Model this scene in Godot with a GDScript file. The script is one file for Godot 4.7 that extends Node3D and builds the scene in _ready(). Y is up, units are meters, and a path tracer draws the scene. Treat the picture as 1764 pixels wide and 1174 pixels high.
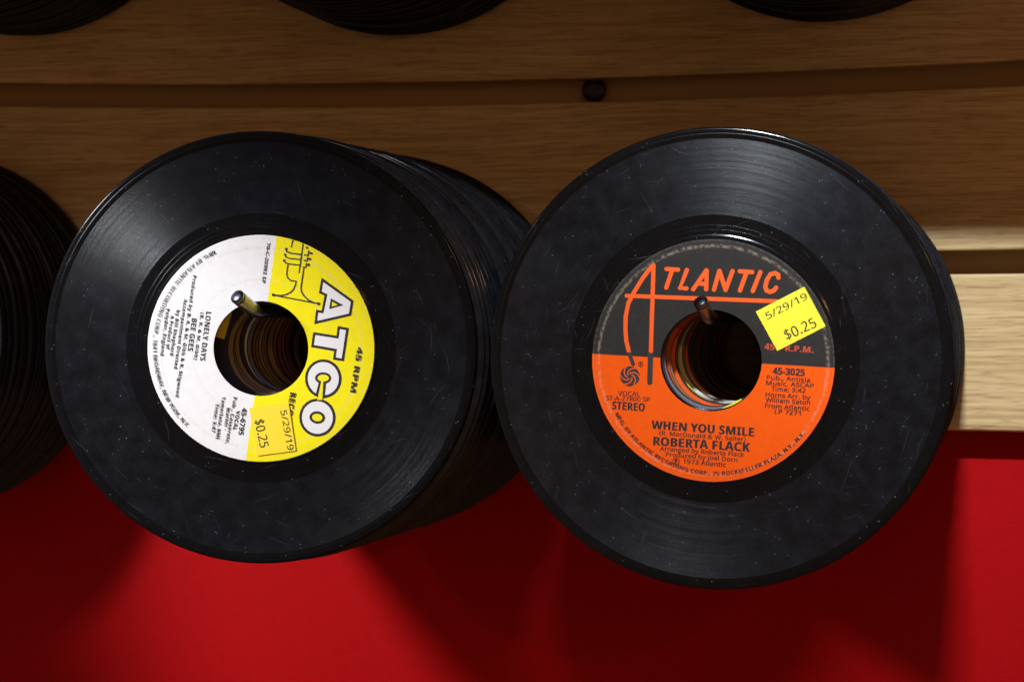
extends Node3D
# Two stacks of seven-inch records on slatwall pegs, with the stacks round them. Metres, y up, the board's front is the plane z = 0.

const FOCAL := 2408.0            # focal length of the photograph in its own pixels
const FRAME := Vector2(1764, 1174)
const EYE := Vector3(0.0922, 0.0127, 0.6563)
const YAW := 8.0
const PITCH := -1.1
const RADIUS := 0.0873
const HOLE := 0.01905

var names := {}
var mat := {}
var flats := {}
var bold: Font
var plain: Font
var mono: Font


func _ready() -> void:
	# ---- camera
	var cam := Camera3D.new()
	cam.name = "camera"
	cam.position = EYE
	cam.rotation_degrees = Vector3(PITCH, YAW, 0)
	cam.near = 0.02
	cam.far = 20.0
	var lens := CameraAttributesPhysical.new()
	lens.frustum_focal_length = 49.2
	lens.frustum_focus_distance = 0.55
	lens.exposure_aperture = 12.0
	lens.frustum_near = 0.02
	lens.frustum_far = 20.0
	cam.attributes = lens
	cam.fov = rad_to_deg(2.0 * atan(FRAME.y / 2.0 / FOCAL))
	add_child(cam)
	# ---- air and lamps
	var env := Environment.new()
	env.background_mode = Environment.BG_COLOR
	env.background_color = Color(0.235, 0.122, 0.06).linear_to_srgb()
	env.tonemap_mode = Environment.TONE_MAPPER_LINEAR
	env.tonemap_exposure = 1.0
	env.sdfgi_enabled = true
	env.ssao_enabled = true
	env.ssil_enabled = true
	var world := WorldEnvironment.new()
	world.name = "environment"
	world.environment = env
	add_child(world)
	for k in 6:      # a row of small spots along one track
		spot_lamp(numbered("ceiling_spot_lamp"), Vector3(-0.155 + 0.03 * k, 1.29, 1.55), Vector3(0.185, 0.085, 0.05), 7.4, 1.0, 0.018, Color(0.95, 0.98, 1.0), 1.06)
	spot_lamp("side_spot_lamp", Vector3(-0.47, 0.255, 0.42), Vector3(-0.106, -0.078, 0.079), 15.0, 0.55, 0.045, Color(0.97, 0.985, 1.0), 0.76)
	area_lamp("ceiling_panel_lamp", Vector3(0.05, 1.45, 1.40), Vector3(0.0, 0.0, 0.1), Vector2(1.4, 0.2), Color(0.46, 0.70, 1.0), 0.75)
	spot_lamp("warm_spot_lamp", Vector3(0.41, 0.23, 0.84), Vector3(0.03, -0.01, 0.12), 12.0, 1.0, 0.02, Color(1.0, 0.74, 0.44), 0.055)

	bold = face("Droid Sans", 700)
	plain = face("Droid Sans", 400)
	mono = face("Droid Sans Mono", 400)
	materials()
	# ---- large structure
	red_wall()
	slat_wall()
	canopy()
	# ---- records
	stacks()


# ------------------------------------------------------------------ helpers

func spot_lamp(called: String, from: Vector3, to: Vector3, cone: float, soft: float, size: float, tint: Color, energy: float) -> void:
	var l := SpotLight3D.new()
	l.name = called
	l.spot_angle = cone
	l.spot_angle_attenuation = soft
	l.spot_range = 6.0
	l.spot_attenuation = 2.0
	l.light_size = size
	l.light_color = tint
	l.light_energy = energy
	l.shadow_enabled = true
	add_child(l)
	l.look_at_from_position(from, to, Vector3.UP)


func area_lamp(called: String, from: Vector3, to: Vector3, size: Vector2, tint: Color, energy: float) -> void:
	var l := AreaLight3D.new()
	l.name = called
	l.area_size = size
	l.light_color = tint
	l.light_energy = energy
	l.area_range = 6.0
	l.shadow_enabled = true
	add_child(l)
	l.look_at_from_position(from, to, Vector3.UP)


func face(family: String, weight: int) -> Font:
	var f := SystemFont.new()
	f.font_names = PackedStringArray([family])
	f.font_weight = weight
	return f


func numbered(called: String) -> String:
	var n: int = names.get(called, 0)
	names[called] = n + 1
	return called if n == 0 else "%s_%03d" % [called, n]


func part(parent: Node3D, called: String, mesh: Mesh, m: Material) -> MeshInstance3D:
	var o := MeshInstance3D.new()
	o.name = called
	o.mesh = mesh
	o.material_override = m
	parent.add_child(o, true)
	return o


func thing(called: String, label: String, category: String, group := "") -> Node3D:
	var o := Node3D.new()
	o.name = numbered(called)
	add_child(o)
	o.set_meta("label", label)
	o.set_meta("category", category)
	if group:
		o.set_meta("group", group)
	return o


func colour(r: float, g: float, b: float) -> Color:
	return Color(r, g, b).linear_to_srgb()


func stuff(albedo: Color, rough: float, metal := 0.0) -> StandardMaterial3D:
	var m := StandardMaterial3D.new()
	m.albedo_color = albedo
	m.roughness = rough
	m.metallic = metal
	return m


func ink(albedo: Color, rough := 0.55) -> StandardMaterial3D:
	if not flats.has(albedo):
		flats[albedo] = stuff(albedo, rough)
	return flats[albedo]


# ------------------------------------------------------------------ textures

func wood_picture(seed_at: int, light: Color, dark: Color) -> ImageTexture:
	var n := FastNoiseLite.new()
	n.seed = seed_at
	n.noise_type = FastNoiseLite.TYPE_SIMPLEX_SMOOTH
	n.frequency = 1.0
	n.fractal_octaves = 2
	var fine := FastNoiseLite.new()
	fine.seed = seed_at + 7
	fine.noise_type = FastNoiseLite.TYPE_SIMPLEX_SMOOTH
	fine.frequency = 1.0
	fine.fractal_octaves = 3
	var im := Image.create(768, 2048, false, Image.FORMAT_RGB8)
	for y in 2048:
		for x in 768:
			var u := x / 768.0
			var v := y / 2048.0
			var w := v + 0.005 * n.get_noise_2d(u * 3.0, v * 9.0)
			var band := n.get_noise_2d(u * 2.5 + 31.0, w * 56.0)
			var streak := fine.get_noise_2d(u * 8.5, w * 200.0 + 9.0)
			var pore := fine.get_noise_2d(u * 26.0 + 70.0, w * 430.0)
			var t := clampf(0.36 + 0.26 * band + 0.46 * streak, 0.0, 1.0)
			if pore > 0.16:
				t += (pore - 0.16) * 1.5
			im.set_pixel(x, y, light.lerp(dark, clampf(t, 0.0, 1.0)).linear_to_srgb())
	return ImageTexture.create_from_image(im)


func dust_picture(seed_at: int, specks: int, hairs: int, haze: float, everywhere: bool) -> ImageTexture:
	# dust, fingermarks and scratches that lie on a record: colour and share
	var g := RandomNumberGenerator.new()
	g.seed = seed_at
	var cloud := FastNoiseLite.new()
	cloud.seed = seed_at
	cloud.frequency = 0.018
	cloud.fractal_octaves = 4
	var grain := FastNoiseLite.new()
	grain.seed = seed_at + 3
	grain.noise_type = FastNoiseLite.TYPE_VALUE
	grain.frequency = 0.45
	var im := Image.create(1024, 1024, false, Image.FORMAT_RGBA8)
	var tone := Color(0.36, 0.385, 0.46)
	for y in 1024:
		for x in 1024:
			var c := cloud.get_noise_2d(x, y)
			var r := Vector2(x - 511.5, y - 511.5).length() * 0.17578
			var grooved := 1.0 if everywhere else 0.18 + 0.82 * (smoothstep(54.2, 54.8, r) - smoothstep(82.7, 83.3, r))
			var a := haze * grooved * (0.55 + 0.95 * c + 0.45 * grain.get_noise_2d(x, y) + 1.7 * pow(g.randf(), 5.0))
			im.set_pixel(x, y, Color(tone.r, tone.g, tone.b, clampf(a, 0.0, 1.0)))
	for i in specks:
		var x := g.randi_range(2, 1020)
		var y := g.randi_range(2, 1020)
		var b := g.randf() ** 3.0
		if g.randf() > 0.22 + 2.6 * cloud.get_noise_2d(x, y):
			continue
		var c := Color(0.75, 0.75, 0.76, 0.06 + 0.55 * b * b)
		im.set_pixel(x, y, c)
		if b > 0.75:
			im.set_pixel(x + 1, y, c)
			if g.randf() < 0.5:
				im.set_pixel(x, y + 1, c)
	for i in hairs:
		var at := Vector2(g.randf_range(60, 960), g.randf_range(60, 960))
		var dir := (at - Vector2(512, 512)).orthogonal().normalized().rotated(g.randfn(0.0, 0.35)) if g.randf() < 0.75 else Vector2.from_angle(g.randf_range(0, TAU))
		var long := g.randf_range(12, 80)
		var bend := g.randf_range(-0.008, 0.008)
		var strength := g.randf_range(0.02, 0.11)
		for k in int(long):
			var fade := sin(PI * (k + 0.5) / long)
			var p := Vector2i(at)
			if p.x > 1 and p.y > 1 and p.x < 1022 and p.y < 1022:
				im.set_pixelv(p, Color(0.8, 0.8, 0.82, strength * fade))
			at += dir
			dir = dir.rotated(bend)
	return ImageTexture.create_from_image(im)


func groove_pictures() -> Array:
	# across v, from the hole to the rim: slopes of the groove walls, and how rough each zone is
	var g := RandomNumberGenerator.new()
	g.seed = 41
	var bump := Image.create(4, 2048, false, Image.FORMAT_RGB8)
	var rough := Image.create(4, 2048, false, Image.FORMAT_RGB8)
	var swell := FastNoiseLite.new()
	swell.seed = 5
	swell.frequency = 0.03
	for y in 2048:
		var r := 18.0 + 70.0 * (y + 0.5) / 2048.0
		var slope := 0.0
		var k := 0.14
		if r > 54.4 and r < 83.0:
			slope = [-0.46, 0.36, -0.03, 0.53, -0.40, 0.48, -0.34, 0.04, 0.42, -0.56][(y * 7) % 10] * (1.0 + 0.25 * swell.get_noise_1d(y)) + g.randfn(0.0, 0.02)
			k = 0.32
		elif absf(r - 50.5) < 0.09 or absf(r - 48.8) < 0.06 or absf(r - 84.9) < 0.08:
			slope = 0.45
			k = 0.3
		elif r > 46.0:
			slope = g.randfn(0.0, 0.008)
		var n := Vector3(0, clampf(slope, -0.9, 0.9), 1).normalized()
		for x in 4:
			bump.set_pixel(x, y, Color(0.5, n.y * 0.5 + 0.5, n.z * 0.5 + 0.5))
			rough.set_pixel(x, y, Color(k, k, k))
	return [ImageTexture.create_from_image(bump), ImageTexture.create_from_image(rough)]


func paper_picture(seed_at: int, size: int, over: Color, under: Color, tilt: float, rings: Array, wear: Color, wear_amount: float) -> ImageTexture:
	# a round label printed in two colours, with the marks that pressing and rubbing left
	var n := FastNoiseLite.new()
	n.seed = seed_at
	n.frequency = 0.02
	n.fractal_octaves = 4
	var fine := FastNoiseLite.new()
	fine.seed = seed_at + 1
	fine.frequency = 0.28
	var im := Image.create(size, size, false, Image.FORMAT_RGB8)
	var up := Vector2.from_angle(tilt)
	for y in size:
		for x in size:
			var p := Vector2(x - size / 2.0, size / 2.0 - y) / (size / 2.0)
			var c := under.lerp(over, clampf(p.dot(up) * size * 0.5 + 0.5, 0.0, 1.0))
			var cloud := n.get_noise_2d(x, y)
			var speck := fine.get_noise_2d(x, y)
			c = c * (1.0 + 0.05 * cloud + 0.02 * speck)
			var r := p.length()
			for ring in rings:
				var d: float = absf(r - ring[0] - 0.004 * cloud) / ring[1]
				if d < 1.0:
					c = c.lerp(wear, (1.0 - d) * ring[2] * clampf(0.55 + 1.6 * n.get_noise_2d(x * 2.0, y * 2.0) + 0.8 * speck, 0.0, 1.0))
			if speck > 0.46 and cloud > 0.1:
				c = c.lerp(wear, wear_amount * (speck - 0.46) * 6.0)
			im.set_pixel(x, y, Color(clampf(c.r, 0, 1), clampf(c.g, 0, 1), clampf(c.b, 0, 1)).linear_to_srgb())
	var g := RandomNumberGenerator.new()
	g.seed = seed_at
	for i in 26:
		var at := Vector2(g.randf_range(0.1, 0.9), g.randf_range(0.1, 0.9)) * size
		var dir := Vector2.from_angle(g.randf_range(0, TAU))
		for k in g.randi_range(4, 26):
			at += dir
			var q := Vector2i(at)
			if q.x > 0 and q.y > 0 and q.x < size and q.y < size:
				im.set_pixelv(q, im.get_pixelv(q).lerp(wear.linear_to_srgb(), wear_amount * g.randf_range(0.2, 0.8)))
	return ImageTexture.create_from_image(im)


func blotch(seed_at: int, low: Color, high: Color) -> NoiseTexture2D:
	var t := speckle_bump(seed_at, 0.02)
	var ramp := Gradient.new()
	ramp.set_color(0, low)
	ramp.set_color(1, high)
	t.color_ramp = ramp
	return t


func speckle_bump(seed_at: int, frequency: float) -> NoiseTexture2D:
	var n := FastNoiseLite.new()
	n.seed = seed_at
	n.frequency = frequency
	n.fractal_octaves = 3
	var t := NoiseTexture2D.new()
	t.width = 512
	t.height = 512
	t.seamless = true
	t.noise = n
	return t


func materials() -> void:
	var grooves := groove_pictures()
	for k in 5:
		var m := stuff(colour(0.004, 0.004, 0.0045), 1.0)
		m.metallic_specular = 0.28
		if k == 3:
			m.albedo_color = colour(0.012, 0.010, 0.008)
		m.roughness_texture = grooves[1]
		m.normal_enabled = true
		m.normal_texture = grooves[0]
		m.normal_scale = 1.0
		m.detail_enabled = true
		m.detail_uv_layer = BaseMaterial3D.DETAIL_UV_2
		m.detail_blend_mode = BaseMaterial3D.BLEND_MODE_MIX
		if k < 2:
			m.detail_albedo = dust_picture(100 + k, 12000 if k == 1 else 9000, 120, 0.040 if k == 1 else 0.034, false)
		elif k == 2:
			m.detail_albedo = dust_picture(102, 1600, 60, 0.085, true)
		else:
			m.detail_albedo = mat["vinyl_2"].detail_albedo
		if k == 0:
			m.metallic_specular = 0.21
		mat["vinyl_%d" % k] = m
	var wood := stuff(Color.WHITE, 0.42)
	wood.albedo_texture = wood_picture(11, Color(0.61, 0.455, 0.235), Color(0.32, 0.20, 0.085))
	wood.heightmap_enabled = false
	mat.wood = wood
	mat.cavity = stuff(colour(0.40, 0.26, 0.12), 0.75)
	mat.edge = stuff(colour(0.20, 0.125, 0.06), 0.8)
	var red := stuff(Color.WHITE, 0.6)
	red.albedo_texture = blotch(8, colour(0.32, 0.0018, 0.0032), colour(0.352, 0.0020, 0.0036))
	red.metallic_specular = 0.2
	red.heightmap_enabled = true
	red.heightmap_texture = speckle_bump(3, 0.12)
	red.heightmap_scale = 0.012
	red.uv1_triplanar = true
	red.uv1_scale = Vector3.ONE * 14.0
	mat.red = red
	mat.chrome = stuff(colour(0.40, 0.40, 0.41), 0.26, 1.0)
	mat.cap = stuff(colour(0.05, 0.05, 0.06), 0.35, 1.0)
	mat.screw = stuff(colour(0.012, 0.011, 0.012), 0.5)
	mat.black = stuff(colour(0.012, 0.012, 0.016), 0.6)
	mat.sticker = stuff(colour(0.90, 0.80, 0.03), 0.6)
	mat.faded_sticker = stuff(colour(0.86, 0.67, 0.03), 0.55)
	mat.yellow = stuff(colour(0.82, 0.73, 0.010), 0.5)
	mat.white = stuff(colour(0.74, 0.74, 0.73), 0.55)
	mat.orange = stuff(colour(0.88, 0.105, 0.004), 0.5)
	mat.grey = stuff(colour(0.029, 0.028, 0.027), 0.5)
	mat.tan = stuff(colour(0.26, 0.16, 0.05), 0.6)
	mat.slate = stuff(colour(0.16, 0.17, 0.20), 0.6)
	mat.plum = stuff(colour(0.03, 0.015, 0.06), 0.5)
	mat.rust = stuff(colour(0.5, 0.06, 0.02), 0.5)


# ------------------------------------------------------------------ flat print

class Sheet:
	# flat shapes in one plane, each a hair above the last, joined into one mesh
	var st := SurfaceTool.new()
	var z := 0.0
	var step := 0.000004

	func _init(at: float) -> void:
		z = at
		st.begin(Mesh.PRIMITIVE_TRIANGLES)

	func tri(a: Vector2, b: Vector2, c: Vector2) -> void:
		if (b - a).cross(c - a) > 0.0:
			var s := b
			b = c
			c = s
		for p in [a, b, c]:
			st.set_normal(Vector3.BACK)
			st.set_uv(p * 10.0)
			st.add_vertex(Vector3(p.x, p.y, z))

	func poly(points: PackedVector2Array) -> void:
		var t := Geometry2D.triangulate_polygon(points)
		for i in range(0, t.size(), 3):
			tri(points[t[i]], points[t[i + 1]], points[t[i + 2]])
		z += step

	func ellipse(c: Vector2, a: Vector2, b: Vector2) -> void:
		var p := PackedVector2Array()
		for i in 48:
			var w := TAU * i / 48.0
			p.append(c + a * cos(w) + b * sin(w))
		poly(p)

	func stroke(points: PackedVector2Array, width: float) -> void:
		# a ribbon with mitred bends and round ends
		var h := width / 2.0
		var left := PackedVector2Array()
		var right := PackedVector2Array()
		var n := points.size()
		for i in n:
			var a := (points[i] - points[maxi(i - 1, 0)]).normalized()
			var b := (points[mini(i + 1, n - 1)] - points[i]).normalized()
			if i == 0:
				a = b
			if i == n - 1:
				b = a
			var m := (a + b).normalized()
			var side := Vector2(-m.y, m.x) * (h / maxf(0.8, m.dot(a)))
			if m.dot(a) < 0.8:
				ellipse(points[i], Vector2(h, 0), Vector2(0, h))
			left.append(points[i] + side)
			right.append(points[i] - side)
		for i in n - 1:
			tri(left[i], right[i], right[i + 1])
			tri(left[i], right[i + 1], left[i + 1])
		z += step
		for e in [[points[0], points[1]], [points[n - 1], points[n - 2]]]:
			var out: float = (e[0] - e[1]).angle()
			for k in 10:
				tri(e[0], e[0] + Vector2.from_angle(out - PI / 2 + PI * k / 10.0) * h, e[0] + Vector2.from_angle(out - PI / 2 + PI * (k + 1) / 10.0) * h)
		z += step

	func scaled(points: PackedVector2Array, by: float) -> PackedVector2Array:
		var out := PackedVector2Array()
		for p in points:
			out.append(p * by)
		return out

	func text(words: String, from: Vector2, to: Vector2, tall: float, font: Font, spread := 0.03) -> void:
		var arrays := glyphs(words, font)
		var v: PackedVector3Array = arrays[0]
		var low := INF
		var high := -INF
		for p in v:
			low = minf(low, p.x)
			high = maxf(high, p.x)
		var along := (to - from) / (high - low)
		var up := (to - from).normalized().orthogonal() * -1.0
		if up.cross(to - from) > 0.0:
			up = -up
		var rise: float = tall / (arrays[2] - arrays[1])
		var mid: float = (arrays[2] + arrays[1]) / 2.0
		for shift in ([0.0, -spread, spread] if spread else [0.0]):       # ink spreads a little into the paper
			var off: Vector2 = (to - from).normalized() * (shift * tall)
			for i in range(0, v.size(), 3):
				var q := []
				for k in 3:
					q.append(from + off + along * (v[i + k].x - low) + up * ((v[i + k].y - mid) * rise))
				tri(q[0], q[1], q[2])
			z += step

	func arc(words: String, centre: Vector2, r: float, a0: float, a1: float, tall: float, font: Font) -> void:
		# letters run anticlockwise with their heads towards the centre
		var whole := font.get_string_size(words, HORIZONTAL_ALIGNMENT_LEFT, -1, 64).x
		for i in words.length():
			if words[i] == " ":
				continue
			var x0 := font.get_string_size(words.substr(0, i), HORIZONTAL_ALIGNMENT_LEFT, -1, 64).x if i else 0.0
			var w := font.get_string_size(words[i], HORIZONTAL_ALIGNMENT_LEFT, -1, 64).x
			var a := lerpf(a0, a1, (x0 + w / 2.0) / whole)
			var wide := (a1 - a0) * r / whole
			var out := Vector2.from_angle(a)
			var along := Vector2(-out.y, out.x)
			var arrays := glyphs(words[i], font)
			var v: PackedVector3Array = arrays[0]
			var low := INF
			var high := -INF
			for p in v:
				low = minf(low, p.x)
				high = maxf(high, p.x)
			var rise: float = tall / (arrays[2] - arrays[1])
			var mid: float = (arrays[2] + arrays[1]) / 2.0
			var unit: float = wide / arrays[3]
			for shift in [-0.035, 0.035]:
				for t in range(0, v.size(), 3):
					var q := []
					for k in 3:
						q.append(centre + out * (r - (v[t + k].y - mid) * rise) + along * ((v[t + k].x - (low + high) / 2.0) * unit * 0.96 + shift * tall))
					tri(q[0], q[1], q[2])
				z += step * 0.1
		z += step

	func glyphs(words: String, font: Font) -> Array:
		# [triangles, baseline, cap height line, metres per font pixel]
		var m := TextMesh.new()
		m.font = font
		m.font_size = 64
		m.pixel_size = 0.01
		m.depth = 0.0
		m.curve_step = 2.0
		m.horizontal_alignment = HORIZONTAL_ALIGNMENT_LEFT
		m.text = "H"
		var lo := INF
		var hi := -INF
		for p in m.get_mesh_arrays()[Mesh.ARRAY_VERTEX]:
			lo = minf(lo, p.y)
			hi = maxf(hi, p.y)
		m.text = words
		var a := m.get_mesh_arrays()
		var v: PackedVector3Array = a[Mesh.ARRAY_VERTEX]
		var out := PackedVector3Array()
		if a[Mesh.ARRAY_INDEX] != null and a[Mesh.ARRAY_INDEX].size():
			for i in a[Mesh.ARRAY_INDEX]:
				out.append(v[i])
		else:
			out = v
		return [out, lo, hi, 0.01]

	func mesh() -> ArrayMesh:
		return st.commit()


# ------------------------------------------------------------------ turned shapes

func lathe(profile: Array, turns: int, closed := true) -> ArrayMesh:
	# profile: Vector2(radius, height along z) in metres; uv runs round and outwards, uv2 lies flat across the disc
	var st := SurfaceTool.new()
	st.begin(Mesh.PRIMITIVE_TRIANGLES)
	var n := profile.size()
	var last := n if closed else n - 1
	var face_normal := []
	for i in last:
		var d: Vector2 = profile[(i + 1) % n] - profile[i]
		face_normal.append(Vector2(-d.y, d.x).normalized() * -1.0)
	for i in last:
		var j := (i + 1) % n
		var ends := []
		for e in [[i, (i - 1 + last) % last], [j, (i + 1) % last]]:
			var here: Vector2 = face_normal[i]
			var other: Vector2 = face_normal[e[1]] if closed or (e[1] != last - 1 or i == last - 1) else here
			ends.append((here + other).normalized() if here.dot(other) > 0.72 else here)
		for t in turns:
			var quad := []
			for c in [[i, t, 0], [j, t, 1], [j, t + 1, 1], [i, t + 1, 0]]:
				var a: float = TAU * c[1] / turns
				var p: Vector2 = profile[c[0]]
				var m: Vector2 = ends[c[2]]
				quad.append([Vector3(p.x * cos(a), p.x * sin(a), p.y), Vector3(m.x * cos(a), m.x * sin(a), m.y), Vector2(float(c[1]) / turns, (p.x * 1000.0 - 18.0) / 70.0)])
			for k in [0, 1, 2, 0, 2, 3]:
				var q = quad[k]
				st.set_normal(q[1])
				st.set_uv(q[2])
				st.set_uv2(Vector2(q[0].x, -q[0].y) / 0.18 + Vector2(0.5, 0.5))
				st.add_vertex(q[0])
	st.index()
	return st.commit()


func disc_mesh(turns: int) -> ArrayMesh:
	var half := [[19.05, 0.0], [19.05, 0.62], [19.25, 0.80], [46.1, 0.80], [46.5, 0.74], [46.9, 0.52], [47.3, 0.44], [54.4, 0.44], [54.6, 0.40], [82.9, 0.40], [83.2, 0.44], [84.0, 0.60], [85.0, 0.70], [86.0, 0.68], [86.7, 0.55], [87.15, 0.30], [87.3, 0.0]]
	var p := []
	for h in half:
		p.append(Vector2(h[0], h[1]) * 0.001)
	for i in range(half.size() - 2, 0, -1):
		p.append(Vector2(half[i][0], -half[i][1]) * 0.001)
	return lathe(p, turns)


func label_mesh(turns: int, outer: float) -> ArrayMesh:
	var p := []
	for h in [[19.1, 0.70], [19.15, 0.86], [19.5, 0.88], [outer - 4.0, 0.88], [outer - 3.2, 0.90], [outer - 2.0, 0.87], [outer - 0.2, 0.85], [outer, 0.78]]:
		p.append(Vector2(h[0], h[1]) * 0.001)
	var m := lathe(p, turns, false)
	# lay the print flat across the paper
	var a := m.surface_get_arrays(0)
	var v: PackedVector3Array = a[Mesh.ARRAY_VERTEX]
	var uv: PackedVector2Array = a[Mesh.ARRAY_TEX_UV]
	for i in v.size():
		uv[i] = Vector2(v[i].x, -v[i].y) / (2.0 * outer * 0.001) + Vector2(0.5, 0.5)
	a[Mesh.ARRAY_TEX_UV] = uv
	a[Mesh.ARRAY_TANGENT] = null
	var out := ArrayMesh.new()
	out.add_surface_from_arrays(Mesh.PRIMITIVE_TRIANGLES, a)
	return out


# ------------------------------------------------------------------ setting

func warp(x: float, y: float) -> float:
	# the board has sagged a little between its fixings
	return (y / 0.12) * (0.0041 * pow(x / 0.245, 2.0) - 0.0018)


func bar(y0: float, y1: float, z0: float, z1: float, low_round: float, high_round: float, shift: Vector2) -> ArrayMesh:
	# a long board with eased front edges, running across the picture
	var ring := []
	ring.append([y0, z0])
	ring.append([y0, z1 - low_round])
	ring.append([y0 + low_round * 0.3, z1 - low_round * 0.3])
	ring.append([y0 + low_round, z1])
	ring.append([y1 - high_round, z1])
	ring.append([y1 - high_round * 0.3, z1 - high_round * 0.3])
	ring.append([y1, z1 - high_round])
	ring.append([y1, z0])
	var st := SurfaceTool.new()
	st.begin(Mesh.PRIMITIVE_TRIANGLES)
	var cuts := 28
	var left := -0.75
	var right := 0.75
	for s in cuts:
		for i in ring.size():
			var j := (i + 1) % ring.size()
			var q := []
			for c in [[s, i], [s, j], [s + 1, j], [s + 1, i]]:
				var x := lerpf(left, right, float(c[0]) / cuts)
				var r = ring[c[1]]
				q.append(Vector3(x, r[0] + warp(clampf(x, -0.3, 0.3), r[0]), r[1]))
			var n := Vector3(0, ring[j][1] - ring[i][1], -(ring[j][0] - ring[i][0])).normalized() * -1.0
			for k in [0, 1, 2, 0, 2, 3]:
				st.set_normal(n)
				st.set_uv(Vector2(q[k].x / 0.6 + 0.5, -q[k].y / 0.42) + shift + Vector2(0, q[k].z * 2.0))
				st.add_vertex(q[k])
	return st.commit()


func slat_wall() -> void:
	var t := thing("slat_wall", "light oak slatted display board with dark horizontal grooves, behind all the records", "slatwall")
	var g := [[0.2085, 0.280], [0.1250, 0.1975], [0.0412, 0.1138], [-0.0400, 0.0305]]
	for i in g.size():
		part(t, "slat", bar(g[i][0], g[i][1], -0.0062, 0.0, 0.0028 if i == 3 else 0.0009, 0.0009, Vector2(0.0, 0.03 + 0.24 * i + g[i][1] / 0.42)), mat.wood)
	part(t, "groove_back", bar(-0.0385, 0.279, -0.0182, -0.0150, 0.0002, 0.0002, Vector2(0.1, 0.1)), mat.cavity)
	# a dark screw head in the groove above the right-hand stack
	var head := SurfaceTool.new()
	head.begin(Mesh.PRIMITIVE_TRIANGLES)
	var s := part(t, "screw", lathe([Vector2(0.0, 0.0022), Vector2(0.0025, 0.0022), Vector2(0.0048, 0.0016), Vector2(0.0058, 0.0002), Vector2(0.0058, -0.001)], 40, false), mat.screw)
	s.position = Vector3(0.0380, 0.1193, -0.0105)
	for a in [0.0, PI / 2]:
		var slot := BoxMesh.new()
		slot.size = Vector3(0.0062, 0.0012, 0.0003)
		var o := part(s, "screw_slot", slot, mat.black)
		o.position = Vector3(0, 0, 0.00215 + (0.0001 if a else 0.0))
		o.rotation.z = a + 0.2


func red_wall() -> void:
	var b := BoxMesh.new()
	b.size = Vector3(2.4, 2.2, 0.03)
	var o := MeshInstance3D.new()
	o.name = "red_wall"
	o.mesh = b
	o.material_override = mat.red
	o.position = Vector3(0, -0.3, -0.0335)
	o.set_meta("kind", "structure")
	o.set_meta("label", "red painted wall below the oak slatted board")
	add_child(o)


func canopy() -> void:
	var t := thing("display_canopy", "oak shelf that juts out above the upper row of records and shades the board", "shelf")
	var b := BoxMesh.new()
	b.size = Vector3(3.2, 0.022, 0.353)
	var o := part(t, "shelf_board", b, mat.edge)
	o.position = Vector3(0, 0.341, 0.1765)


# ------------------------------------------------------------------ records

var flat_disc: ArrayMesh
var fine_disc: ArrayMesh
var flat_label: ArrayMesh


func record(at: Vector3, yaw: float, vinyl: Material, paper: Material, label: String, group: String, fine := false, tilt := 0.0) -> Node3D:
	var t := thing("vinyl_record", label, "record", group)
	t.position = at
	t.rotation = Vector3(tilt, deg_to_rad(yaw), 0)
	part(t, "vinyl_disc", fine_disc if fine else flat_disc, vinyl).rotation.z = fmod(at.z * 977.0, TAU) if not fine else 0.0
	if not fine:
		part(t, "paper_label", flat_label, paper)
	return t


func stack(front: Vector3, back: Vector3, spots: Array, yaws: Array, papers: Array, label: String, group: String, seed_at: int, skip := 1) -> Array:
	var g := RandomNumberGenerator.new()
	g.seed = seed_at
	var made := []
	for i in range(skip, spots.size()):
		var k: float = (spots[i] - front.z) / (back.z - front.z)
		var p := front.lerp(back, k)
		p.z = spots[i]
		p.x += clampf(g.randfn(0.0, 0.0005), -0.0007, 0.0007)
		p.y += clampf(g.randfn(0.0, 0.0005), -0.0009, 0.0009)
		var vinyl: Material = mat["vinyl_%d" % (2 + g.randi() % 3)]
		var paper: Material = mat[papers[i % papers.size()]] if i < papers.size() else mat[["grey", "rust", "edge", "grey", "plum", "cavity"][g.randi() % 6]]
		p.z += g.randf_range(-0.00022, 0.00022)
		made.append(record(p, yaws[i] + (g.randf_range(-0.14, 0.14) if i > 2 else 0.0), vinyl, paper, label, group))
	return made


func spread(z0: float, z1: float, steps: Array, even: float) -> Array:
	var out := [z0]
	var z := z0
	for s in steps:
		z -= s
		out.append(z)
	while z - even > z1:
		z -= even + 0.0004 * sin(z * 9100.0)
		out.append(z)
	return out


func measure(c: Vector3, pose: float, p: Vector2) -> Vector2:
	# where a point of the photograph lies on the flat face of a record whose centre is c, turned by pose
	var b := Basis.from_euler(Vector3(deg_to_rad(PITCH), deg_to_rad(YAW), 0))
	var ray := b * Vector3((p.x - FRAME.x / 2) / FOCAL, (FRAME.y / 2 - p.y) / FOCAL, -1.0)
	var f := Basis.from_euler(Vector3(0, deg_to_rad(pose), 0))
	var k := (c - EYE).dot(f.z) / ray.dot(f.z)
	var d := EYE + ray * k - c
	return Vector2(d.dot(f.x), d.dot(f.y))


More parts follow.
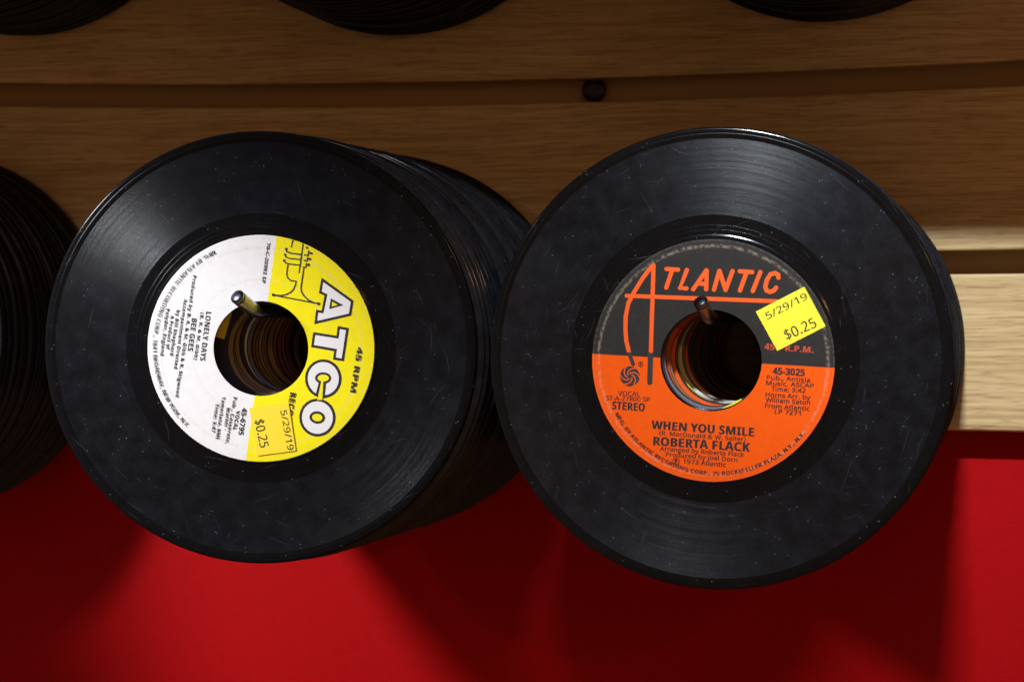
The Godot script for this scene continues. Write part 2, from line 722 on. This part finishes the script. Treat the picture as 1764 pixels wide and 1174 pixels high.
func peg(shaft_end: Vector3, shaft_start: Vector3, tip: Vector3, thick: float, label: String) -> void:
	var t := thing("peg_hook", label, "hook", "")
	var rod := [shaft_start]
	var bend := shaft_end
	var a := (shaft_end - shaft_start).normalized()
	var b := (tip - shaft_end).normalized()
	for k in 7:
		var u := k / 6.0
		rod.append((bend - a * 0.004).lerp(bend, u).lerp(bend.lerp(bend + b * 0.004, u), u))
	rod.append(tip)
	part(t, "rod", tube(rod, thick), mat.chrome)
	var cap := part(t, "rod_end", lathe([Vector2(0, 0.0007), Vector2(thick * 0.55, 0.0006), Vector2(thick * 0.85, 0.0003), Vector2(thick * 0.99, -0.0004), Vector2(thick * 1.02, -0.0015)], 32, false), mat.cap)
	cap.look_at_from_position(tip, tip - b, Vector3.UP)
	var plate := BoxMesh.new()
	plate.size = Vector3(0.012, 0.042, 0.0016)
	var o := part(t, "back_plate", plate, mat.cap)
	o.position = Vector3(shaft_start.x, shaft_start.y + 0.006, 0.0010)


func tube(points: Array, r: float) -> ArrayMesh:
	var st := SurfaceTool.new()
	st.begin(Mesh.PRIMITIVE_TRIANGLES)
	var rings := []
	for i in points.size():
		var d: Vector3 = (points[mini(i + 1, points.size() - 1)] - points[maxi(i - 1, 0)]).normalized()
		var x := d.cross(Vector3.UP).normalized()
		var y := x.cross(d)
		var ring := []
		for k in 25:
			var w := TAU * k / 24.0
			ring.append([points[i] + (x * cos(w) + y * sin(w)) * r, x * cos(w) + y * sin(w)])
		rings.append(ring)
	for i in points.size() - 1:
		for k in 24:
			for q in [[i, k], [i + 1, k + 1], [i + 1, k], [i, k], [i, k + 1], [i + 1, k + 1]]:
				st.set_normal(rings[q[0]][q[1]][1])
				st.add_vertex(rings[q[0]][q[1]][0])
	return st.commit()


func stacks() -> void:
	flat_disc = disc_mesh(120)
	fine_disc = disc_mesh(288)
	flat_label = label_mesh(72, 45.5)
	# middle stack
	var lf := Vector3(-0.0866, -0.0012, 0.1117)
	var lb := Vector3(-0.0622, -0.0008, 0.0207)
	var left := record(lf, 8.0, mat.vinyl_0, null, "scratched black record with white and yellow label, front of its stack", "", true, deg_to_rad(1.1))
	white_label(left, lf, 8.0)
	var spots := spread(lf.z, 0.004, [0.0088, 0.0028, 0.0027, 0.0025, 0.0024, 0.0024, 0.0023, 0.0022], 0.00195)
	var yaws := [8.0, 3.4, 3.0, 2.6, 2.2, 1.8, 1.4, 1.1, 0.8, 0.5, 0.3]
	while yaws.size() < spots.size():
		yaws.append(0.0)
	var papers := ["grey", "black", "tan", "edge", "tan", "plum", "white", "slate", "edge", "tan", "edge", "cavity", "slate"]
	var behind := stack(lf, lb, spots, yaws, papers, "edge of a black record packed behind the white and yellow labelled one", "records packed on the middle peg", 61)
	behind[0].set_meta("label", "brownish black record right behind the white and yellow labelled one, its rim showing")
	behind[0].get_child(0).material_override = mat.vinyl_3
	var s := Sheet.new(0.00095)
	var c: Vector3 = behind[0].position
	s.poly(pixels(c, 3.4, [[401, 536], [387, 584], [345, 572], [360, 524]]))
	part(behind[0], "price_sticker", s.mesh(), mat.faded_sticker)

	# right-hand stack
	var rf := Vector3(0.0935, -0.0042, 0.1232)
	var rb := Vector3(0.1194, -0.0036, 0.0030)
	var right := record(rf, -8.0, mat.vinyl_1, null, "dusty black record with orange and dark grey label, front of the right stack", "", true)
	orange_label(right, rf, -8.0)
	var gaps := []
	yaws = [-8.0]
	for i in 14:
		gaps.append(0.0029 - 0.00005 * i)
		yaws.append(-8.0 * (1.0 - (i + 1) / 14.0))
	spots = spread(rf.z, 0.003, gaps, 0.00195)
	while yaws.size() < spots.size():
		yaws.append(0.0)
	papers = ["grey", "grey", "slate", "grey", "rust", "tan", "grey", "orange", "grey", "rust", "edge", "yellow", "orange", "white", "edge", "white", "grey", "orange"]
	behind = stack(rf, rb, spots, yaws, papers, "edge of a black record packed behind the orange labelled one", "records packed on the right peg", 67)
	behind[0].set_meta("label", "black record just behind the orange labelled one, its rim showing along the right edge")
	s = Sheet.new(0.00095)
	c = behind[0].position
	s.poly(pixels(c, yaws[1], [[1240, 704.5], [1278, 686], [1296, 722], [1258, 741]]))
	part(behind[0], "price_sticker", s.mesh(), mat.sticker)

	# stack cut off by the left edge
	spots = spread(0.062, 0.004, [], 0.0019)
	yaws = []
	while yaws.size() < spots.size():
		yaws.append(4.0 * (1.0 - yaws.size() / 50.0))
	stack(Vector3(-0.340, 0.0035, 0.112), Vector3(-0.2932, 0.0041, 0.0142), spots, yaws, ["grey"], "edge of a black record in the blurred stack cut off by the left border", "records in the stack at the left border", 71, 0)
	# upper row, only the lower rims in view
	var tops := [
		[Vector3(-0.256, 0.2398, 0.100), Vector3(-0.2385, 0.2368, 0.004), "rim of a black record hanging in the upper left corner", "records in the upper left corner"],
		[Vector3(-0.075, 0.2350, 0.100), Vector3(-0.0520, 0.2318, 0.004), "rim of a black record hanging above the middle stack", "records above the middle stack"],
		[Vector3(0.121, 0.2330, 0.100), Vector3(0.145, 0.2325, 0.004), "rim of a black record hanging above the right stack", "records above the right stack"],
	]
	for t in tops:
		spots = spread(0.100, 0.004, [], 0.0022)
		yaws = []
		while yaws.size() < spots.size():
			yaws.append(0.0)
		stack(t[0], t[1], spots, yaws, ["grey"], t[2], t[3], 73 + names.size(), 0)

	# pegs
	peg(Vector3(-0.0886, 0.0138, 0.1136), Vector3(-0.0547, 0.0149, 0.0016), Vector3(-0.0922, 0.0196, 0.1246), 0.0029, "chrome peg with upturned end through the hole of the white and yellow labelled record")
	peg(Vector3(0.0922, 0.0112, 0.1245), Vector3(0.1192, 0.0122, 0.0016), Vector3(0.0893, 0.0174, 0.1320), 0.0027, "chrome peg with upturned end through the hole of the orange labelled record")


func pixels(c: Vector3, pose: float, list: Array) -> PackedVector2Array:
	var out := PackedVector2Array()
	for p in list:
		out.append(measure(c, pose, Vector2(p[0], p[1])))
	return out


# ------------------------------------------------------------------ the two front labels

func lines(s: Sheet, c: Vector3, pose: float, o: Vector2, k: float, list: Array, font: Font, spread := 0.03) -> void:
	# each line: words, its ends (middle of the capitals) in an enlarged view that starts at o, and the capitals' height there
	for l in list:
		var a := measure(c, pose, o + Vector2(l[1], l[2]) / k)
		var b := measure(c, pose, o + Vector2(l[3], l[4]) / k)
		var px := measure(c, pose, o + Vector2(l[1] + 1.0, l[2]) / k).distance_to(a)
		s.text(l[0], a, b, l[5] * px, font, spread)


func spots_of(c: Vector3, pose: float, o: Vector2, k: float, list: Array) -> PackedVector2Array:
	var out := PackedVector2Array()
	for p in list:
		out.append(measure(c, pose, o + Vector2(p[0], p[1]) / k))
	return out


func white_label(t: Node3D, disc: Vector3, pose: float) -> void:
	var c := disc + Vector3(sin(deg_to_rad(pose)), 0, cos(deg_to_rad(pose))) * 0.0009
	var k := 5.336
	var o := Vector2(240, 390)
	var m := stuff(Color.WHITE, 0.5)
	m.metallic_specular = 0.28
	m.albedo_texture = paper_picture(21, 1024, Color(0.82, 0.73, 0.010), Color(0.74, 0.74, 0.73), deg_to_rad(-8.2), [[0.972, 0.010, 0.3], [0.885, 0.020, 0.38], [0.61, 0.010, 0.4]], Color(0.55, 0.49, 0.36), 0.25)
	var paper := part(t, "paper_label", label_mesh(160, 45.8), m)
	paper.set_meta("label", "white and yellow record label with black lettering")
	# black lettering
	var s := Sheet.new(0.00094)
	lines(s, c, pose, o, k, [
		["LONELY DAYS", 637, 785, 578, 1232, 47], ["BEE GEES", 505, 845, 465, 1142, 47], ["45-6795", 965, 1667, 928, 1915, 46],
		["70-C-20392 SP", 1192, 150, 1142, 520, 30],
	], bold)
	lines(s, c, pose, o, k, [
		["(B. R. & M. Gibb)", 578, 790, 513, 1225, 28], ["Produced by B. R. & M. Gibb & R. Stigwood", 510, 450, 342, 1567, 30], ["Accompaniment Directed", 425, 665, 330, 1307, 30],
		["by Bill Shepherd", 357, 768, 293, 1185, 30], ["A Product of", 302, 815, 257, 1129, 30], ["Polydor, England", 262, 755, 205, 1185, 30],
		["VOCAL", 905, 1692, 870, 1870, 33], ["Pub., Casserole,", 878, 1567, 800, 1997, 30], ["Warner -", 815, 1662, 785, 1872, 30],
		["Tamerlane, BMI", 772, 1564, 712, 1952, 30], ["Time: 3:47", 712, 1627, 672, 1892, 30],
	], bold, 0.014)
	lines(s, c, pose, Vector2(440, 590), k, [["45 RPM", 960, 40, 892, 455, 48], ["RECORDS", 342, 460, 282, 830, 52]], bold)
	var centre := measure(c, pose, Vector2(450, 600.5))
	var r := measure(c, pose, Vector2(450 - 184, 600.5)).distance_to(centre)
	s.arc("MFG. BY ATLANTIC RECORDING CORP., 1841 BROADWAY, NEW YORK, N.Y.", centre, r, deg_to_rad(115.0), deg_to_rad(226.5), 0.00160, plain)
	part(paper, "lettering", s.mesh(), mat.black)
	# the horn
	o = Vector2(440, 390)
	s = Sheet.new(0.00094)
	var w := 12.0 / k / 4267.0
	for line in [
		[[345, 128], [332, 187]], [[440, 165], [402, 425]], [[284, 208], [290, 232], [330, 246], [415, 256]], [[274, 260], [282, 282], [320, 294], [410, 303]],
		[[265, 315], [276, 334], [320, 345], [405, 355]], [[300, 345], [288, 440], [296, 470], [325, 495], [375, 503], [368, 535], [350, 578], [320, 606], [280, 624], [235, 634], [165, 627]],
		[[165, 629], [580, 708]], [[445, 385], [418, 560], [424, 600], [445, 635], [485, 674], [550, 703]],
		[[440, 371], [463, 375], [470, 338]], [[449, 311], [475, 314], [482, 284]], [[454, 262], [484, 266], [491, 226]],
	]:
		s.stroke(spots_of(c, pose, o, k, line), w)
	for d in [[165, 627, 14], [580, 708, 14], [284, 206, 12], [273, 258, 11], [265, 313, 12], [488, 351, 12], [501, 298, 11], [512, 246, 11], [474, 194, 10]]:
		var p := measure(c, pose, o + Vector2(d[0], d[1]) / k)
		s.ellipse(p, Vector2(d[2] / k / 4267.0, 0), Vector2(0, d[2] / k / 4267.0))
	part(paper, "horn_emblem", s.mesh(), mat.black)
	# big outlined letters, one by one: black shape, white face, then the outline and the yellow of what shows through
	var u := 1.0 / k / 4267.0
	for letter in ["A", "T", "C", "O"]:
		var dark := Sheet.new(0.00094)
		var light := Sheet.new(0.00099)
		var inner := Sheet.new(0.00104)
		var through := Sheet.new(0.00109)
		if letter in "AT":
			var corners := [[608, 468], [902, 680], [880, 818], [540, 897], [557, 763], [607, 770], [635, 635], [583, 610]]
			if letter == "T":
				corners = [[756, 913], [859, 932], [812, 1238], [711, 1222], [722, 1144], [510, 1107], [530, 968], [744, 1002]]
			var shape := spots_of(c, pose, o, k, corners)
			dark.poly(shape)
			for p in Geometry2D.offset_polygon(dark.scaled(shape, 1e5), -24.0 * u * 1e5, Geometry2D.JOIN_MITER):
				light.poly(dark.scaled(p, 1e-5))
		if letter == "A":
			inner.poly(spots_of(c, pose, o, k, [[693, 658], [808, 722], [678, 757]]))
			through.poly(spots_of(c, pose, o, k, [[706, 690], [757, 719], [702, 734]]))
		if letter in "CO":
			var e: Array = [622, 1397, 168, 178] if letter == "C" else [567, 1755, 167, 175]
			var p := measure(c, pose, o + Vector2(e[0], e[1]) / k)
			dark.ellipse(p, Vector2(e[2] * u, 0), Vector2(0, e[3] * u))
			light.ellipse(p, Vector2((e[2] - 25) * u, 0), Vector2(0, (e[3] - 25) * u))
		if letter == "C":
			inner.ellipse(measure(c, pose, o + Vector2(620, 1391) / k), Vector2(74 * u, 0), Vector2(0, 53 * u))
			inner.poly(spots_of(c, pose, o, k, [[585, 1415], [650, 1415], [636, 1552], [638, 1572], [610, 1578], [570, 1570], [550, 1549]]))
			through.ellipse(measure(c, pose, o + Vector2(622, 1391) / k), Vector2(52 * u, 0), Vector2(0, 32 * u))
			through.poly(spots_of(c, pose, o, k, [[606, 1410], [623, 1410], [613, 1592], [567, 1592]]))
		if letter == "O":
			inner.ellipse(measure(c, pose, o + Vector2(566, 1754) / k), Vector2(70 * u, -16 * u), Vector2(16 * u, 55 * u))
			through.ellipse(measure(c, pose, o + Vector2(566, 1754) / k), Vector2(47 * u, -10 * u), Vector2(10 * u, 33 * u))
		part(paper, "large_letter", dark.mesh(), mat.black)
		part(paper, "letter_face", light.mesh(), mat.white)
		if letter != "T":
			part(paper, "letter_outline", inner.mesh(), mat.black)
			part(paper, "letter_opening", through.mesh(), mat.yellow)
	# price sticker
	s = Sheet.new(0.00122)
	s.poly(pixels(c, pose, [[429, 702], [496.5, 692.6], [509, 776], [441.5, 785]]))
	var tag := part(t, "price_sticker", s.mesh(), mat.faded_sticker)
	s = Sheet.new(0.00126)
	lines(s, c, pose, Vector2(440, 590), k, [["5/29/19", 256, 620, 322, 985, 58], ["$0.25", 28, 706, 82, 958, 84]], plain, 0.012)
	part(tag, "price_print", s.mesh(), ink(colour(0.03, 0.027, 0.015)))


func orange_label(t: Node3D, disc: Vector3, pose: float) -> void:
	var c := disc + Vector3(sin(deg_to_rad(pose)), 0, cos(deg_to_rad(pose))) * 0.0009
	var k := 5.104
	var o := Vector2(1010, 400)
	var u := 1.0 / k / 4560.0
	var m := stuff(Color.WHITE, 0.46)
	m.metallic_specular = 0.28
	m.albedo_texture = paper_picture(33, 1024, Color(0.029, 0.028, 0.027), Color(0.88, 0.105, 0.004), deg_to_rad(87.2), [[0.945, 0.020, 0.42], [0.99, 0.008, 0.12]], Color(0.52, 0.42, 0.30), 0.5)
	var paper := part(t, "paper_label", label_mesh(160, 45.8), m)
	paper.position = Vector3(-0.0003, -0.0006, 0)
	paper.set_meta("label", "dark grey over orange record label with orange and black lettering")
	var low := Vector3(0.0003, 0.0006, 0)      # print is laid out from the record's centre
	# orange letters on the grey half
	var s := Sheet.new(0.00094)
	for line in [
		[[575, 300], [500, 398], [415, 535], [370, 625], [347, 740], [345, 850], [352, 950], [374, 1044]], [[592, 290], [586, 500], [576, 800], [569, 1044]], [[355, 557], [1174, 587], [1680, 606]],
		[[706, 322], [808, 328]], [[756, 332], [704, 486]], [[886, 330], [826, 488], [882, 493]], [[942, 500], [1056, 335]], [[1060, 336], [1056, 500]], [[1000, 450], [1054, 455]],
		[[1124, 504], [1172, 338]], [[1172, 338], [1227, 506]], [[1227, 506], [1287, 341]], [[1352, 342], [1460, 350]], [[1412, 348], [1353, 511]], [[1532, 350], [1466, 516]],
		[[1692, 398], [1688, 372], [1662, 358], [1622, 368], [1590, 418], [1576, 478], [1588, 512], [1618, 524], [1654, 510], [1670, 486]],
	]:
		s.stroke(spots_of(c, pose, o, k, line), (36.0 if line.size() == 3 and line[0][0] == 355 else 38.0) * u)
	part(paper, "large_lettering", s.mesh(), mat.orange).position = low
	s = Sheet.new(0.00094)
	lines(s, c, pose, Vector2(1220, 400), k, [["45", 497, 1001, 583, 1008, 54], ["R.P.M.", 682, 1015, 928, 1034, 54]], bold)
	part(paper, "speed_print", s.mesh(), mat.rust).position = low
	# the dark feet of the big letter and the wheel
	s = Sheet.new(0.00094)
	s.stroke(spots_of(c, pose, o, k, [[382, 1072], [412, 1158]]), 36 * u)
	s.stroke(spots_of(c, pose, o, k, [[566, 1080], [559, 1318]]), 48 * u)
	s.poly(spots_of(c, pose, o, k, [[355, 1053], [394, 1055], [404, 1074], [364, 1082]]))
	s.poly(spots_of(c, pose, o, k, [[540, 1063], [592, 1064], [592, 1095], [540, 1095]]))
	var hub := measure(c, pose, Vector2(1010 + 384 / k, 610 + 192 / k))
	s.ellipse(hub, Vector2(89 * u, 0), Vector2(0, 89 * u))
	part(paper, "wheel_emblem", s.mesh(), mat.grey).position = low
	s = Sheet.new(0.00100)
	for i in 6:
		var path := PackedVector2Array()
		for q in 12:
			var f := q / 11.0
			var r := lerpf(22.0, 92.0, f) * u
			path.append(hub + Vector2.from_angle(TAU * i / 6.0 + 0.5 - 1.75 * pow(f, 0.8)) * r)
		s.stroke(path, 9.0 * u)
	part(paper, "wheel_spoke", s.mesh(), mat.orange).position = low
	# dark lettering on the orange half
	s = Sheet.new(0.00094)
	o = Vector2(1010, 610)
	lines(s, c, pose, o, k, [
		["STEREO", 230, 447, 514, 467, 68], ["WHEN YOU SMILE", 575, 617, 1477, 684, 72], ["ROBERTA FLACK", 592, 761, 1440, 817, 74],
	], bold)
	lines(s, c, pose, o, k, [
		["VOCAL", 280, 342, 473, 347, 40], ["ST-A-27800 SP", 174, 383, 560, 397, 38], ["(R. MacDonald & W. Salter)", 645, 690, 1402, 746, 38],
		["Arranged by Roberta Flack", 650, 826, 1387, 881, 38], ["Produced by Joel Dorn", 700, 875, 1330, 926, 38], ["1973 Atlantic", 855, 937, 1230, 970, 40],
	], plain, 0.022)
	o = Vector2(1220, 610)
	lines(s, c, pose, o, k, [["45-3025", 570, 143, 850, 160, 60]], bold)
	lines(s, c, pose, o, k, [
		["Pub., Antisia", 517, 200, 898, 226, 38], ["Music, ASCAP", 512, 249, 930, 273, 38], ["Time: 3:42", 557, 300, 858, 319, 38], ["Horns Arr. by", 507, 350, 900, 377, 38],
		["William Eaton", 507, 398, 898, 422, 38], ["From Atlantic", 503, 448, 895, 475, 38], ["LP 7271", 588, 499, 815, 515, 38],
	], plain, 0.022)
	for e in [[480, 85, 21, "R", 22], [792, 938, 29, "P", 34]]:
		var p := measure(c, pose, Vector2(1010, 610) + Vector2(e[0], e[1]) / k)
		for h in 2:
			var ring := PackedVector2Array()
			for q in 17:
				ring.append(p + Vector2.from_angle(PI * (h + q / 16.0)) * (e[2] * u))
			s.stroke(ring, 4.5 * u)
		s.text(e[3], p - Vector2(e[4] * 0.32, 0) * u, p + Vector2(e[4] * 0.32, 0) * u, e[4] * u, bold)
	var centre := measure(c, pose, Vector2(1229.5, 621))
	var r0 := measure(c, pose, Vector2(1229.5, 621 + 193.5)).distance_to(centre)
	s.arc("MFG. BY ATLANTIC RECORDING CORP., 75 ROCKEFELLER PLAZA, N.Y., N.Y.", centre, r0, deg_to_rad(208.5), deg_to_rad(322.0), 0.0014, plain)
	part(paper, "lettering", s.mesh(), mat.black).position = low
	# price sticker
	s = Sheet.new(0.00122)
	s.poly(pixels(c, pose, [[1302.3, 536.5], [1386, 493.5], [1422.8, 561.8], [1339.5, 604.2]]))
	var tag := part(t, "price_sticker", s.mesh(), mat.sticker)
	s = Sheet.new(0.00126)
	lines(s, c, pose, Vector2(1220, 400), k, [["5/29/19", 512, 738, 866, 556, 62], ["$0.25", 678, 906, 942, 786, 92]], plain, 0.012)
	part(tag, "price_print", s.mesh(), ink(colour(0.03, 0.027, 0.015)))
